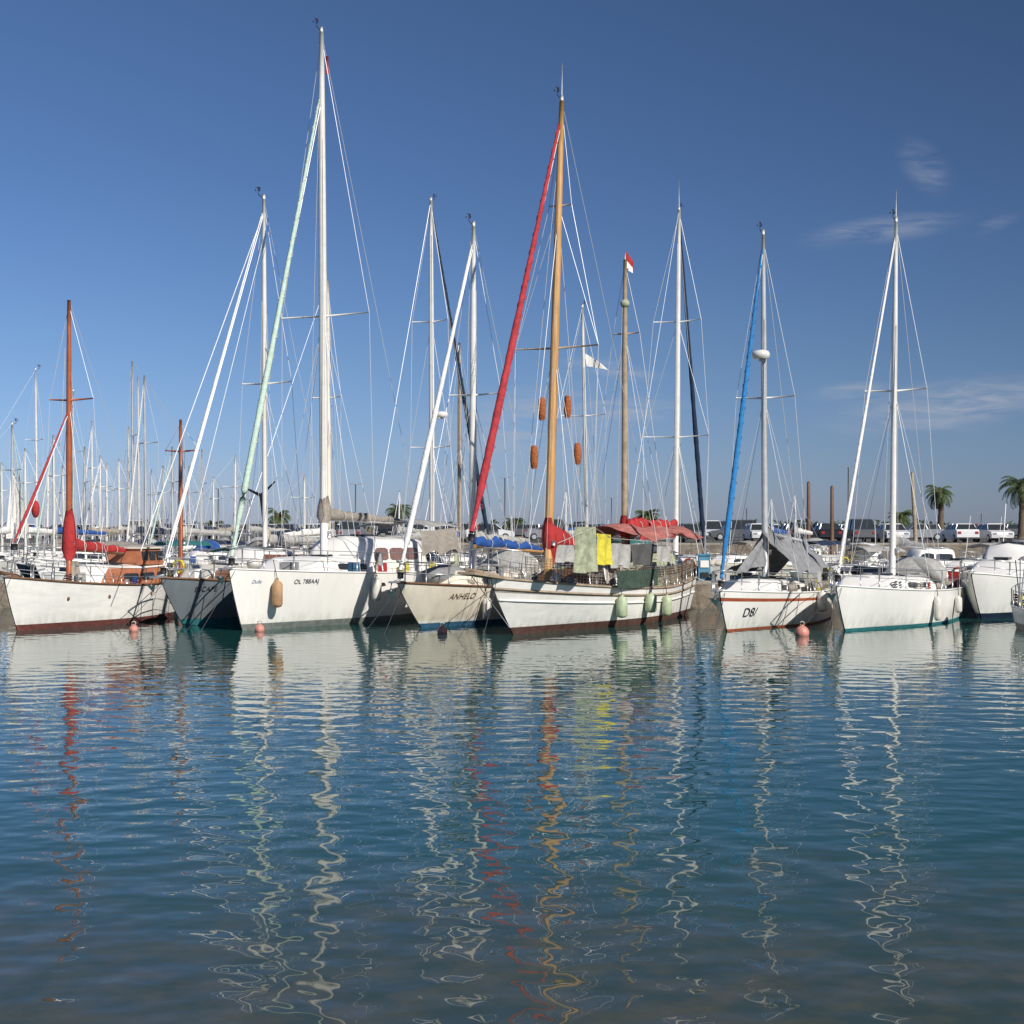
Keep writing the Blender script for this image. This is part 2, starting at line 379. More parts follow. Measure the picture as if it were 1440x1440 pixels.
    def boomsail(s,a,b,m,r=.15,spar=ALU,lump=.25,name='furled_mainsail',sag=.0):
        a=Vector(a);b=Vector(b); s.g('boom').tube([a,b],.055,spar,8)
        N=40; rows=[]; nn=12; d=(b-a).normalized(); sdv=Vector((-d.y,d.x,0)).normalized(); sd0=R.uniform(0,50)
        for i in range(N+1):
            u=i/N; c=a.lerp(b,u); rr=r*(1.25-.6*u)*(.45 if i in(0,N) else 1)*(1-.18*(i%8==0)); row=[]
            for j in range(nn):
                th=2*math.pi*j/nn; q=1+lump*1.3*mn.noise(Vector((u*9+sd0,math.cos(th)*1.3,math.sin(th)*1.3)))+lump*.5*mn.noise(Vector((u*30+sd0,th*2,1)))
                up=math.sin(th); hgt=(1.25*up+.75) if up>0 else (.75+.85*up)
                row.append(c+sdv*math.cos(th)*rr*q*(.85 if up>0 else .7)+Vector((0,0,hgt*rr*q-.02)))
            rows.append(row)
        s.g(name).grid(rows,m,True,True)
        st=s.g('sail_ties')
        for i in range(8,N,8):
            cc=a.lerp(b,i/N); rr=r*(1.25-.6*i/N)
            st.tube([cc+sdv*math.cos(k*.63)*rr*.85+Vector((0,0,rr*(.8+1.0*math.sin(k*.63)))) for k in range(11)],.012,ROPE,4,False)
    def fender(s,px,side=-1,m=FENW,py=None,r=.13,h=.6):
        best=None
        for i in range(400):
            t=.02+i/400*.96; z=s.sheer(t)*.45; p=s.P(t,z,side); wx=s.xt+p[0]*s.sn-p[1]*s.cs; wy=s.yt+p[0]*s.cs+p[1]*s.sn
            q=720+wx/wy*F
            if best is None or abs(q-px)<best[0]: best=(abs(q-px),t,wy)
        t=best[1]; zc=s.sheer(t)*.45 if py is None else CH+(HZ-py)/F*best[2]
        p=Vector(s.P(t,min(zc+h*.35,s.sheer(t)),side)); c=Vector((p.x,p.y+side*r*1.05,zc)); g=s.g('fenders')
        g.tube([c+Vector((0,0,z*h)) for z in(-.5,-.46,-.36,.36,.46,.5,.6)],[r*.3,r*.75,r,r,r*.7,r*.3,r*.25],m,12)
        tpz=Vector(s.P(t,s.sheer(t),side))+Vector((0,side*.03,.3)); g.tube([c+Vector((0,0,h*.58)),tpz],.012,ROPED,4)
    def text(s,txt,x0,z0,size,m=TEXT,side=-1,slant=0):
        cu=bpy.data.curves.new('t','FONT'); cu.body=txt; cu.size=size; cu.shear=slant
        o=bpy.data.objects.new('t',cu); scene.collection.objects.link(o); bpy.context.view_layer.update()
        dg=bpy.context.evaluated_depsgraph_get(); me=bpy.data.meshes.new_from_object(o.evaluated_get(dg))
        me.name='lettering'
        for v in me.vertices:
            x=x0+v.co.x; z=z0+v.co.y; p=s.P(s.tx(x,z),z,side); v.co=(p[0],p[1]+side*.022,z)
        me.materials.clear(); me.materials.append(m)
        bpy.data.objects.remove(o); ob=bpy.data.objects.new('lettering',me); scene.collection.objects.link(ob); ob.parent=s.e
    def mooring(s,dx=4,dy=0,z=None):
        zz=z or s.zb-.05; g=s.g('mooring_lines')
        g.tube(sagline((.1,-.12,zz),(-dx*.5,dy,-.15),.06),.009,ROPED,4)
        g.tube(sagline((.25,.15,zz-.05),(-dx*.25,dy+1.2,-.15),.06),.009,ROPED,4)
        for sd in(-1,1):
            g.tube(sagline((s.L-.2,sd*s.B*.35,s.zst),(s.L+1.4,sd*s.B*.6,.95),.1),.014,ROPE,5)
    def radar(s,p,r=.3):
        g=s.g('radar_dome'); p=Vector(p); g.tube([p+Vector((0,0,z)) for z in(-.12,-.1,.02,.1,.13)],[r*.7,r*.95,r,r*.85,r*.4],SPARW,14); g.box(p+Vector((.18,0,-.16)),(.4,.12,.06),ALU)

# ============================================================ FRONT ROW
b=Boat('classic_wooden_sailboat',6,40.8,19,7.9,2.5,zb=1.50,zm=1.12,zst=1.2,rake=.55,tr=.35,sw=.55,full=.72,topm=PLANK,boot=ANTIRED,bottom=ANTIRED,hb=(.12,.17),rail=TEAK)
bp,tp,on=b.mast(97,(97,422),r=.085,m=SPARO,spr=((563,.75),),furl=(CRED,.04,580),wind=False,bpx=(20,775))
b.mast(254,(254,590),r=.075,m=SPARO,spr=((635,.65),),name='mizzen_mast',wind=False,furl=None,forestay=False,halyards=2,backstay=False)
b.g('bowsprit').tube([(.6,0,1.5),(-.45,0,1.68)],[.07,.05],TEAK,8)
b.cabin(b.solve(112),b.solve(215),.62,.62,CABO,win=((.3,.5),(.55,.72),(.77,.93)),roofm=WHITE,front=.4)
b.g('cabin').box((b.solve(190),0,b.dz(4)+.8),(1.3,1.3,.5),CABO,taper=.85)
b.g('cabin').box((b.solve(190),0,b.dz(4)+1.07),(1.25,1.25,.05),CREAM)
for k in(-.4,0,.4): b.g('cabin_windows').box((b.solve(190)+k,-.62,b.dz(4)+.83),(.3,.05,.28),GLASS)
b.boomsail(bp+Vector((.1,0,1.0)),bp+Vector((2.9,0,.85)),CRED,.14,TEAK)
b.g('furled_mainsail').tube([bp+Vector((0.02,0,z)) for z in(.7,1.0,1.5,1.9,2.2)],[.12,.22,.2,.15,.09],CRED,9)
b.g('furled_headsail').blob(b.at(50,716),.12,.12,.25,CRED)
b.pulpit(.5); b.lifelines(n=5,h=.5); b.mooring(3.2,-.4); b.clutter(9,seed=1)
for px in (108,150,205,235): b.g('portholes').blob(Vector(b.P(b.tx(b.solve(px,b.B*.4),.8),.85,-1)),.06,.03,.06,TEAK,8,5)
b.done()
# --- ESCAPE grey hull
b=Boat('grey_sailboat',226,42.6,27,9.3,2.9,zb=1.42,zm=1.15,zst=1.1,rake=1.0,topm=GREYH,boot=TEAL,bottom=TEAL,hb=(.12,.2),rail=TEAK)
bp,tp,on=b.mast(373,(371,280),r=.085,m=SPARW,spr=((540,.95),),furl=(CWHITE,.045,300))
b.g('standing_rigging').tube([tp-Vector((0,0,.4)),b.at(198,775)],.016,CWHITE,4)
b.g('standing_rigging').tube([tp-Vector((0,0,1.2)),b.at(262,775)],.012,CWHITE,4)
b.cabin(1.2,5.6,.5,.62,CABB,win=((.35,.5),(.55,.7),(.75,.9)),roofm=DECK)
b.cabin(3.6,6.6,1.0,.55,CABB,win=((.3,.5),(.55,.75)),roofm=WHITE,front=.3,name='deckhouse')
b.pulpit(); b.lifelines(); b.mooring(3.6,.2); b.clutter(9,x1=.1,seed=2)
b.boomsail(bp+Vector((.1,0,1.2)),bp+Vector((3.6,0,1.15)),CLG,.13)
g=b.g('wind_generator'); c=b.at(371,697,-.9); g.tube([Vector((c.x,c.y,1.1)),c],.03,STEEL,6); g.blob(c,.18,.1,.1,BLACK,8,6)
for k in range(3):
    an=k*2.094+.4; d=Vector((-.05,math.cos(an),math.sin(an))); q=Vector((0,-math.sin(an),math.cos(an))); o=c-Vector((.16,0,0)); g.poly([o+q*.06,o+d*.75+q*.02,o+d*.75-q*.02,o-q*.06],BLACK)
b.text('ESCAPE',.95,1.0,.21,TEXT); b.done()
# --- big white sloop
b=Boat('white_sailboat',322,40.9,25,11.6,3.75,zb=1.72,zm=1.45,zst=1.35,rake=.62,full=.8,topm=WHITE,boot=GREYB,bottom=GREYB,hb=(.08,.18))
bp,tp,on=b.mast(456,(452,45),r=.125,m=SPARW,spr=((445,1.55),),furl=(CMINT,.085,140,ROPE),halyards=4)
b.g('standing_rigging').tube([on(140),b.at(470,790)],.009,WIRE,4)
b.g('masthead_instruments').tube([on(100)+Vector((.3,0,0)),on(75)+Vector((.3,0,0))],.05,CRED,5)
b.boomsail(bp+Vector((.1,0,1.62)),bp+Vector((4.8,0,1.5)),CTAN,.13,ALU,.35)
b.g('furled_mainsail').tube([bp+Vector((.0,0,z)) for z in(1.5,1.7,2.0,2.35)],[.14,.24,.2,.12],CTAN,9)
b.cabin(2.2,8.2,.5,.62,WHITE,win=((.28,.4),(.45,.55),(.6,.7)),front=1.4)
b.cabin(5.2,9.4,1.1,.66,WHITE,win=((.16,.36),(.39,.6),(.63,.82)),glass=GLASSP,front=.9,name='deckhouse',vv=(.45,.82))
b.bimini(9.0,11.2,1.4,1.65,CLG)
b.pulpit(.62); b.lifelines(n=8,h=.62); b.mooring(4,-.3); b.clutter(14,seed=3)
b.fender(385,m=FENT,py=835,r=.15,h=.75); b.fender(521,m=FENW,py=828,r=.15,h=.7)
b.g('portholes').box(Vector(b.P(b.tx(5.4,1.1),1.15,-1)),(.45,.03,.1),GLASS)
b.text('OL 788AAJ',1.9,1.27,.18,TEXT); b.text('Dufia',.6,1.32,.13,BLST,slant=.3)
b.g('deck_gear').blob((.9,-.2,1.85),.22,.2,.16,FENW,lump=.3); b.g('deck_gear').box((2.2,-.5,1.75),(.6,.4,.25),CGREY,.3)
b.done()
# --- ANHELO cream
b=Boat('cream_sailboat',560,41.6,27,9.6,3.0,zb=1.32,zm=1.02,zst=1.05,rake=1.25,topm=CREAM,boot=WHITE,bottom=BLUEA,hb=(.12,.2),rail=TEAK)
bp,tp,on=b.mast(664,(666,318),r=.10,m=SPARW,spr=((556,.9),),furl=(CWHITE,.085,345))
b.cabin(1.7,6.4,.5,.62,CREAM,win=((.35,.5),(.55,.7),(.75,.88)))
b.arch(5.9,7.0,1.0,.9,CLG,slope=.5)
b.boomsail(bp+Vector((.1,0,1.3)),bp+Vector((3.9,0,1.25)),CLG,.15)
g=b.g('boom_tent'); sheet(g,[b.at(592,748),b.at(640,742),b.at(650,775,.8),b.at(596,778,.8)],CTAN,14,8,.09,12)
b.g('dinghy').blob((2.6,0,1.45),1.0,.55,.32,CGREY,14,8,.15)
b.pulpit(); b.lifelines(); b.mooring(3.4,-.5); b.clutter(9,seed=4); b.text('ANHELO',1.7,.80,.24,mat('lettering_brown',(.14,.08,.04),.6),slant=.2); b.fender(680,m=FENW)
b.done()
# --- white wooden ketch with washing
b=Boat('wooden_ketch',690,38.8,26.5,12.6,3.5,zb=1.55,zm=1.02,zst=1.2,rake=1.3,tr=.6,sw=.7,full=.78,topm=PLANK,boot=ANTIBR,bottom=ANTIBR,hb=(.14,.2),stripe=CTAN,rail=GREYW)
bp,tp,on=b.mast(770,(790,142),r=.125,m=VARN,spr=((490,1.3),(290,.35)),furl=(CRED2,.098,175,CRED),ant=1.1,bpx=(663,762),halyards=4)
m1,t1,on1=b.mast(878,(879,365),r=.10,m=GREYW,spr=((470,.45),),name='mizzen_mast',forestay=False,wind=False,ant=.25,backstay=False,halyards=3)
g=b.g('rubbing_strake')
for f in(.62,.82):
    g.tube([Vector(b.P(t,b.sheer(t)*f,-1))+Vector((0,-.012,0)) for t in [i/24 for i in range(25)]],.028,WHITE if f<.7 else GREYW,6)
g=b.g('bowsprit'); g.box((-.35,0,1.62),(2.0,.5,.07),GREYW,0,1,.10); g.tube([(.4,0,1.6),(-1.3,0,1.8)],.06,GREYW,8); g.tube([(-1.3,0,1.8),(1.1,0,.2)],.012,STEEL,5)
for y in(-.25,.25): g.tube([(-1.3,y*.3,2.3),(-.6,y,2.35),(.6,y*2.4,2.25)],.018,STEEL,6); g.tube([(-.6,y,1.65),(-.6,y,2.35)],.016,STEEL,6)
for (px,py) in((762,575),(798,572),(751,643),(812,638)):
    c=b.at(px,py,0.0); b.g('baggywrinkle').tube([c+Vector((0,0,z)) for z in(-.32,-.28,-.1,.1,.28,.32)],[.06,.09,.11,.105,.09,.05],CORG,9)
b.g('standing_rigging').tube([b.at(798,492),b.at(812,770)],.010,WIRE,4); b.g('standing_rigging').tube([on(300),b.at(812,640),b.at(822,790)],.010,WIRE,4); b.g('standing_rigging').tube([on(300),b.at(751,640),b.at(742,800)],.010,WIRE,4)
b.g('furled_mainsail').tube([b.at(x,y) for x,y in((771,728),(771,742),(772,760),(774,780),(776,792))],[.1,.17,.2,.2,.1],CRED,9)
b.boomsail(b.at(776,768),b.at(815,778),CRED,.24,VARN,.3)
b.boomsail(b.at(668,768),b.at(762,775),CBLUE,.11,VARN,.5,name='blue_sail_cover')
b.g('furled_mizzen').tube([b.at(x,y) for x,y in((877,725),(877,740),(879,752),(881,765))],[.09,.15,.17,.12],CRED,9)
b.boomsail(b.at(882,752),b.at(950,742),CRED,.2,GREYW,.35,name='furled_mizzen')
g=b.g('awning'); rows=[]
for i in range(21):
    u=i/20; x=lerp(b.solve(858),b.solve(940),u)
    rows.append([(x,o*1.25,lerp(2.88,2.55,abs(o)**1.5)+.09*math.sin(u*9+o*3)+.16*mn.noise(Vector((u*6,o*2,5)))) for o in(-1,-.8,-.6,-.4,-.2,0,.2,.4,.6,.8,1)])
g.grid(rows,CNB)
g=b.g('laundry'); off=1.55
def tw(x1,x2,y1,y2,m,dy=3):
    sheet(g,[b.at(x1,y1,off),b.at(x2,y1+dy,off),b.at(x2,y2+dy,off),b.at(x1,y2,off)],m,16,8,.07,10)
tw(808,838,741,805,CTOW,0); tw(839,859,750,793,CYEL,2); tw(860,886,764,798,CLG,2); tw(888,920,766,796,CDG,-2); tw(784,806,766,790,CLG,1); tw(924,944,768,790,CLG,0)
g.tube([b.at(784,764,off),b.at(836,742,off),b.at(860,757,off),b.at(945,764,off)],.01,ROPE,4)
b.cabin(4.2,9.2,.55,.6,WHITE,win=((.2,.35),(.42,.58),(.65,.8)),roofm=TEAK)
b.cabin(8.6,11.4,1.0,.6,CTOW,win=((.2,.5),(.55,.85)),front=.2,name='wheelhouse')
sheet(b.g('green_screen'),[b.at(868,803,1.72),b.at(926,800,1.72),b.at(926,824,1.72),b.at(868,828,1.72)],mat('screen_green',(.06,.10,.07),.8,var=.5,scale=9),10,4,.03)
b.lifelines(t1=.08,t2=.97,n=9,h=.65,net=True); b.mooring(3.5,-.6); b.clutter(16,x1=.1,seed=5)
b.fender(866,m=FENG,py=853,r=.16,h=.62); b.fender(907,m=FENG,py=848,r=.17,h=.55); b.fender(930,m=FENG,py=852,r=.15,h=.6)
g=b.g('flag'); sheet(g,[t1+Vector((0,0,.3)),t1+Vector((.45,-.1,.0)),t1+Vector((.55,-.1,-.28)),t1+Vector((.1,0,.0))],CRED,6,4,.04); sheet(g,[t1+Vector((.0,0,.02)),t1+Vector((.4,-.1,-.2)),t1+Vector((.3,-.1,-.4)),t1+Vector((.0,0,-.2))],CWHITE,6,4,.04)
b.g('radar_reflector').blob(on1(427),.16,.16,.14,CTOW,8,5)
b.done()
# --- "D8" sloop
b=Boat('racing_sailboat',1012,40.8,27,8.3,2.8,zb=1.13,zm=.93,zst=.92,rake=.6,topm=WHITE,boot=WHITE,bottom=ORST,stripe=ORST,hb=(.05,.1))
bp,tp,on=b.mast(1076,(1073,330),r=.095,m=ALU,spr=((560,.9),),furl=(CBLUE2,.078,352,CBLUE),halyards=3)
b.radar(on(500)+Vector((-.28,0,0)),.27)
b.cabin(2.0,5.9,.42,.6,WHITE,win=((.3,.5),(.55,.75)))
g=b.g('boom_tent'); rows=[]
x0=bp.x-.2
for i in range(33):
    u=i/32; x=x0+u*4.4; rz=2.75-.35*u+.08*math.sin(u*14); rows.append([(x+.1*math.sin(k*7+u*5),o*1.15*(1-.15*u)+.1*mn.noise(Vector((u*8,k*.6,3))),lerp(rz,1.45+.15*math.sin(u*11+k*.5),abs(o)**.8)+.16*mn.noise(Vector((u*7,k*.5,8)))) for k,o in enumerate((-1,-.85,-.7,-.5,-.35,-.2,-.1,0,.1,.2,.35,.5,.7,.85,1))])
g.grid(rows,CGREY)
b.g('boom').tube([bp+Vector((.1,0,1.75)),bp+Vector((4.2,0,1.45))],.055,ALU)
sheet(b.g('sail_bag'),[b.at(1072,757),b.at(1078,757),b.at(1074,796),b.at(1036,806)],CGREY,8,8,.08)
b.pulpit(.55); b.lifelines(n=5,h=.55); b.mooring(3.0,-.3); b.fender(1147,py=846,r=.15,h=.6); b.clutter(8,seed=6); b.ensign()
b.text('D8/',.95,.38,.36,TEXT,slant=-.1); b.done()
# --- right sloop
b=Boat('white_sloop',1176,40.7,32,9.0,2.95,zb=1.27,zm=.98,zst=.95,rake=.7,topm=WHITE,boot=WHITE,bottom=TEAL,hb=(.07,.1),stripe=None)
bp,tp,on=b.mast(1255,(1260,312),r=.09,m=SPARW,spr=((550,.95),),furl=(CWHITE,.05,335),ant=1.0)
b.cabin(2.0,6.6,.45,.62,WHITE,win=((.35,.55),(.6,.78)))
b.boomsail(bp+Vector((.1,0,1.35)),bp+Vector((3.4,0,1.2)),CGREY,.11)
b.g('gangway').box(b.at(1305,800,.9),(2.2,.35,.06),ALU,0,1,.33)
b.arch(6.4,7.4,.95,.75,CLG,slope=.5)
b.pulpit(.6); b.lifelines(n=6); b.mooring(3.2,-.2); b.clutter(10,seed=7)
b.fender(1312,py=856,r=.11,h=.7); b.fender(1341,py=850,r=.11,h=.5)
b.done()
# ============================================================ MOTORBOATS
def motorboat(name,px,D,a,L,B,zb,col=WHITE,cab=True,fly=False,outb=False,boot=NAVY,glass=GLASS,arch=None,zm=None,canv=None,clut=5):
    b=Boat(name,px,D,a,L,B,zb=zb,zm=zm or zb*.78,zst=zb*.72,rake=L*.12,tr=-.1,sw=.88,full=.6,topm=col,boot=boot,bottom=boot,nx=16)
    if cab:
        b.cabin(L*.2,L*.68,L*.085,.66,WHITE,win=((.25,.5),(.54,.72),(.76,.92)),front=L*.2,glass=glass)
        if fly:
            b.cabin(L*.36,L*.7,L*.15,.56,WHITE,win=((.12,.5),(.55,.9)),front=L*.1,glass=glass,name='flybridge',vv=(.58,.9))
    else:
        g=b.g('windscreen'); x=L*.4
        g.poly([(x,-B*.3,b.dz(x)+.05),(x,B*.3,b.dz(x)+.05),(x+.3,B*.25,b.dz(x)+.55),(x+.3,-B*.25,b.dz(x)+.55)],GLASS); b.g('console').box((x+.5,0,b.dz(x)+.2),(.6,B*.5,.5),WHITE)
    if canv: b.bimini(L*.6,L*.95,B*.38,1.25,canv)
    if arch:
        b.bimini(L*.45,L*.8,B*.4,arch,CLG)
    if outb:
        g=b.g('outboard_motor'); x=L+.15; z=b.zst
        g.blob((x,0,z+.35),.26,.2,.28,BLACK,10,7); g.box((x+.05,0,z-.1),(.18,.16,.7),BLACK); g.box((x-.15,0,z+.05),(.2,.3,.3),BLACK); g.box((x+.08,0,-.1),(.4,.06,.3),BLACK)
    g=b.g('aerials'); g.tube([(L*.5,.3,zb),(L*.56,.3,zb+2.2)],.014,WHITE,4)
    b.pulpit(.45); b.lifelines(n=4,h=.45); b.clutter(clut,seed=int(px)); b.done(); return b
b=motorboat('motorboat',1366,46.0,36,7.6,2.8,1.45,canv=CLG,clut=12,fly=True)
# open tender lying stern-on to the camera, outboard toward us
b=motorboat('small_motorboat',1447,44.6,188,3.9,1.8,.78,cab=False,outb=True,arch=1.5)
motorboat('red_motorboat',1285,62,60,6.5,2.4,1.15,col=REDH,canv=CLG)
motorboat('navy_motorboat',1200,63,75,6.5,2.4,1.25,col=NAVY,fly=True)
CV=[CNAVY,CBLUE,CLG,CWHITE,CTAN,CDG,CTEAL]
for i,(px,D,a,L,fl) in enumerate(((955,60,200,6,False),(1110,63,70,5.5,False),(22,72,70,6,True),(118,64,50,6,False),(330,64,60,6.5,False),(425,66,205,6,False),(500,72,200,6.5,True),(590,68,70,6,False),(700,66,60,6,False),(745,70,200,6,False),(1410,70,60,7,True),(170,78,60,7,True),(1060,74,60,6,False),(1350,76,60,6,False),(60,60,40,5.5,False),(455,80,60,6,False),(640,80,205,6,False),(1240,80,205,6,True),(990,82,40,6,False),(380,84,50,6,False),(540,85,210,7,False),(800,84,50,6,False))):
    motorboat('motorboat',px,D,a,L,2.3,R.uniform(.95,1.25),fly=fl,boot=R.choice([NAVY,BLUEA,ANTIRED]),col=R.choice([WHITE,WHITE,CREAM,NAVY,BLST]),canv=R.choice(CV),clut=3)
# ============================================================ BACK ROW SAILBOATS
def back(bowpx,D,a,L,mpx,top,furl=None,m=SPARW,spr=(),hull=WHITE,r=.085,cover=None,ant=0,cab=WHITE,wind=True,wr=1.15):
    b=Boat('sailboat',bowpx,D,a,L,L*.31,zb=1.35,zm=1.05,zst=1.05,topm=hull,boot=R.choice([BLUEA,NAVY,ANTIRED]),bottom=BLUEA,nx=14)
    bp,tp,on=b.mast(mpx,top,r=r,m=m,spr=spr,furl=furl,ant=ant,halyards=2,n=8,wind=wind,wr=wr)
    b.cabin(L*.2,L*.62,.5,.6,cab); b.boomsail(bp+Vector((.1,0,1.3)),bp+Vector((L*.4,0,1.2)),cover or R.choice([CBLUE,CLG,CWHITE,CTAN,CNAVY]),.14)
    b.arch(L*.6,L*.7,L*.11,.9,R.choice([CNAVY,CLG,CBLUE,CTAN]),slope=.5)
    b.pulpit(); b.lifelines(n=4); return b
b=back(692,69,208,10.5,608,(606,282),(CNAVY,.10,300,CTEAL),spr=((453,.9),(630,1.0)),r=.12); b.radar(b.at(621,583),.3); b.done()
back(992,68.5,206,10.5,950,(955,295),(CNAVY,.11,315),spr=((453,1.1),(615,1.5)),r=.12,ant=1.3,cover=CRED).done()
back(485,70,206,9,462,(460,395),None,m=CREAM,spr=((560,.8),),r=.13,wind=False).done()
back(700,72,206,8,646,(646,482),None,m=GREYW,spr=(),r=.09,wind=False).done()
b=back(850,71,205,9.5,826,(819,432),None,m=SPARW,spr=((585,1.1),),r=.09); sheet(b.g('flag'),[b.at(823,497),b.at(838,506),b.at(856,520),b.at(824,515)],CWHITE,8,4,.08); b.done()
for i,(px,top,D) in enumerate(((17,(17,597),78),(52,(50,520),92),(103,(103,550),88),(130,(129,592),95),(187,(186,508),82),(196,(194,530),96),(205,(203,528),104),(181,(181,600),98),(283,(284,632),96),(66,(68,650),120),(150,(150,650),125),(230,(229,655),110),(3,(2,650),110),(330,(331,640),118),(90,(88,655),125),(212,(213,660),125),(300,(300,670),130),(428,(428,668),115),(140,(141,640),118),(350,(350,672),125),(36,(35,630),105),(76,(75,612),100),(118,(119,628),112),(168,(167,645),118),(243,(242,628),104),(265,(266,655),120))):
    if D>99: D=70+ (D-99)*.9
    a=R.choice([25,30,205,210,60]); sgn=-1 if a<100 else 1
    b=back(px+sgn*R.uniform(20,34)*85/D,D,a,R.uniform(8,10),px,top,(R.choice([CWHITE,CWHITE,CWHITE,CMINT,CTAN]),.045,top[1]+12) if i%3==0 else None,spr=((lerp(top[1],740,.45),.8),),r=.07,wind=i<3,m=R.choice([SPARW,ALU,SPARW]),wr=.85)
    if px==17: 
        g=b.g('hoisted_sail'); m0=b.at(18,650); sheet(g,[m0,m0+Vector((.05,0,0)),b.at(46,756),b.at(8,758)],CWHITE,8,10,.1,4)
    b.done()
for (px,top,D) in ((1118,(1118,695),90),(1085,(1085,700),88),(795,(796,690),90),(560,(562,690),90)):
    back(px-15,D,30,8,px,top,None,spr=(),r=.06,wind=False).done()
# ============================================================ QUAYS, WATER, GROUND
def slab(name,x1,x2,y1,y2,z,topm,sidem,depth=1.6,seg=40,kerb=True):
    g=G(); g.poly([(x1,y1,z),(x2,y1,z),(x2,y2,z),(x1,y2,z)],topm)
    for yy,dr in((y1,-1),(y2,1)):
        rows=[]
        for i in range(seg*4+1):
            x=lerp(x1,x2,i/(seg*4)); col=[]
            for k in range(6):
                zz=lerp(z,-depth,k/5); j=0 if k==0 else .06*mn.noise(Vector((x*1.7,zz*3,yy))); col.append((x,yy+dr*(abs(j)),zz))
            rows.append(col)
        g.grid(rows,sidem,False)
    if kerb:
        for i in range(int((x2-x1)/2)):
            x=x1+i*2; g.box((x+1,y1+.17,z+.06),(1.96,.34,.12),CONC)
    g.obj(name)
slab('stone_quay',-60,60,52.6,56.2,.85,CONC,STONE)
slab('harbour_wall',-400,400,100,101,GZ+.01,CONC,STONE,seg=60)
g=G(); g.poly([(-3000,101,GZ),(3000,101,GZ),(3000,6000,GZ),(-3000,6000,GZ)],DIRT); g.obj('ground')
g=G(); g.poly([(-150,108,GZ+.006),(200,108,GZ+.006),(200,175,GZ+.006),(-150,175,GZ+.006)],ASPH)
g.obj('car_park')
g=G(); LINE=mat('road_paint',(.7,.7,.66),.7)
for row in (116,130,146,164):
    for i in range(100): g.box((-100+i*2.6,row,GZ+.012),(.1,5,.004),LINE)
g.obj('parking_bay_markings')
def pedestal(px,py0,D,m=BOXB):
    x=(px-720)/F*D; g=G(); g.box((0,0,.5),(.45,.3,1.0),m,taper=.92); g.box((0,0,1.03),(.52,.36,.06),m); g.box((0,-.17,.7),(.3,.02,.25),WHITE); g.box((0,-.17,.3),(.3,.02,.2),BLACK); g.obj('service_pedestal',loc=(x,D,.85))
pedestal(990,0,53.6); pedestal(285,0,53.8,WHITE); pedestal(1395,0,53.6,WHITE)
for px in(300,545,640,955,1003,1160,1385):
    g=G(); g.tube([(0,0,0),(0,0,.22),(0,0,.3),(0,0,.36)],[.12,.09,.16,.1],BLACK,10); g.obj('bollard',loc=((px-720)/F*53.2,53.2,.85))
for px,m in((968,TEAK),(1008,CLG),(962,CDG)):
    g=G(); g.box((0,0,.3),(.8,.6,.6),m,.2,.95); g.blob((.1,0,.68),.3,.25,.14,ROPE,9,6,.5); g.obj('dock_box',loc=((px-720)/F*54.4+(.9 if m is CDG else 0),54.4,.85))
# water
g=G(); xs=[-3000,-200,-60,60,200,3000]; ys=[-60,-10,20,60,100.5]
rows=[[(x,y,0) for x in xs] for y in ys]
wm=bpy.data.materials.new('harbour_water'); wm.use_nodes=True; nt=wm.node_tree;n=nt.nodes;l=nt.links; bs=n['Principled BSDF']
bs.inputs['Roughness'].default_value=.008; bs.inputs['IOR'].default_value=1.33
tc=n.new('ShaderNodeTexCoord')
def nz(scale,st,det=2,rough=.5,dist=0,rot=0):
    mp=n.new('ShaderNodeMapping'); mp.inputs['Scale'].default_value=st; mp.inputs['Rotation'].default_value=(0,0,rot); l.new(tc.outputs['Object'],mp.inputs['Vector'])
    q=n.new('ShaderNodeTexNoise'); q.inputs['Scale'].default_value=scale; q.inputs['Detail'].default_value=det; q.inputs['Roughness'].default_value=rough; q.inputs['Distortion'].default_value=dist
    l.new(mp.outputs['Vector'],q.inputs['Vector']); return q
def mth(op,a,b_=None):
    q=n.new('ShaderNodeMath'); q.operation=op
    for i,v in enumerate((a,b_)):
        if v is None: continue
        if isinstance(v,(int,float)): q.inputs[i].default_value=v
        else: l.new(v,q.inputs[i])
    return q.outputs[0]
sx=n.new('ShaderNodeSeparateXYZ'); l.new(tc.outputs['Object'],sx.inputs[0])
n1=nz(2.2,(.9,1.05,1),0,.4,0,.2); n2=nz(5.5,(.9,1.1,1),0,.4,0,-.3); n3=nz(.5,(.7,1.2,1),0)
hgt=mth('ADD',mth('ADD',mth('MULTIPLY',n1.outputs['Fac'],.020),mth('MULTIPLY',n2.outputs['Fac'],.0045)),mth('MULTIPLY',n3.outputs['Fac'],.013))
# sheltered, calmer water in the lee of the moored hulls
cm=n.new('ShaderNodeMapRange'); cm.interpolation_type='SMOOTHSTEP'; cm.inputs['From Min'].default_value=17; cm.inputs['From Max'].default_value=38; cm.inputs['To Min'].default_value=1; cm.inputs['To Max'].default_value=.42; l.new(sx.outputs[1],cm.inputs['Value'])
hgt=mth('MULTIPLY',mth('SUBTRACT',hgt,.019),cm.outputs[0])
bp_=n.new('ShaderNodeBump'); bp_.inputs['Strength'].default_value=1; bp_.inputs['Distance'].default_value=1.0
l.new(hgt,bp_.inputs['Height']); l.new(bp_.outputs['Normal'],bs.inputs['Normal'])
n4=nz(.5,(1,1,1),4,.6)
sh=n.new('ShaderNodeMapRange'); sh.interpolation_type='SMOOTHSTEP'; sh.inputs['From Min'].default_value=15.5; sh.inputs['From Max'].default_value=8.5
l.new(mth('ADD',sx.outputs[1],mth('MULTIPLY',mth('SUBTRACT',n4.outputs['Fac'],.5),6)),sh.inputs['Value'])
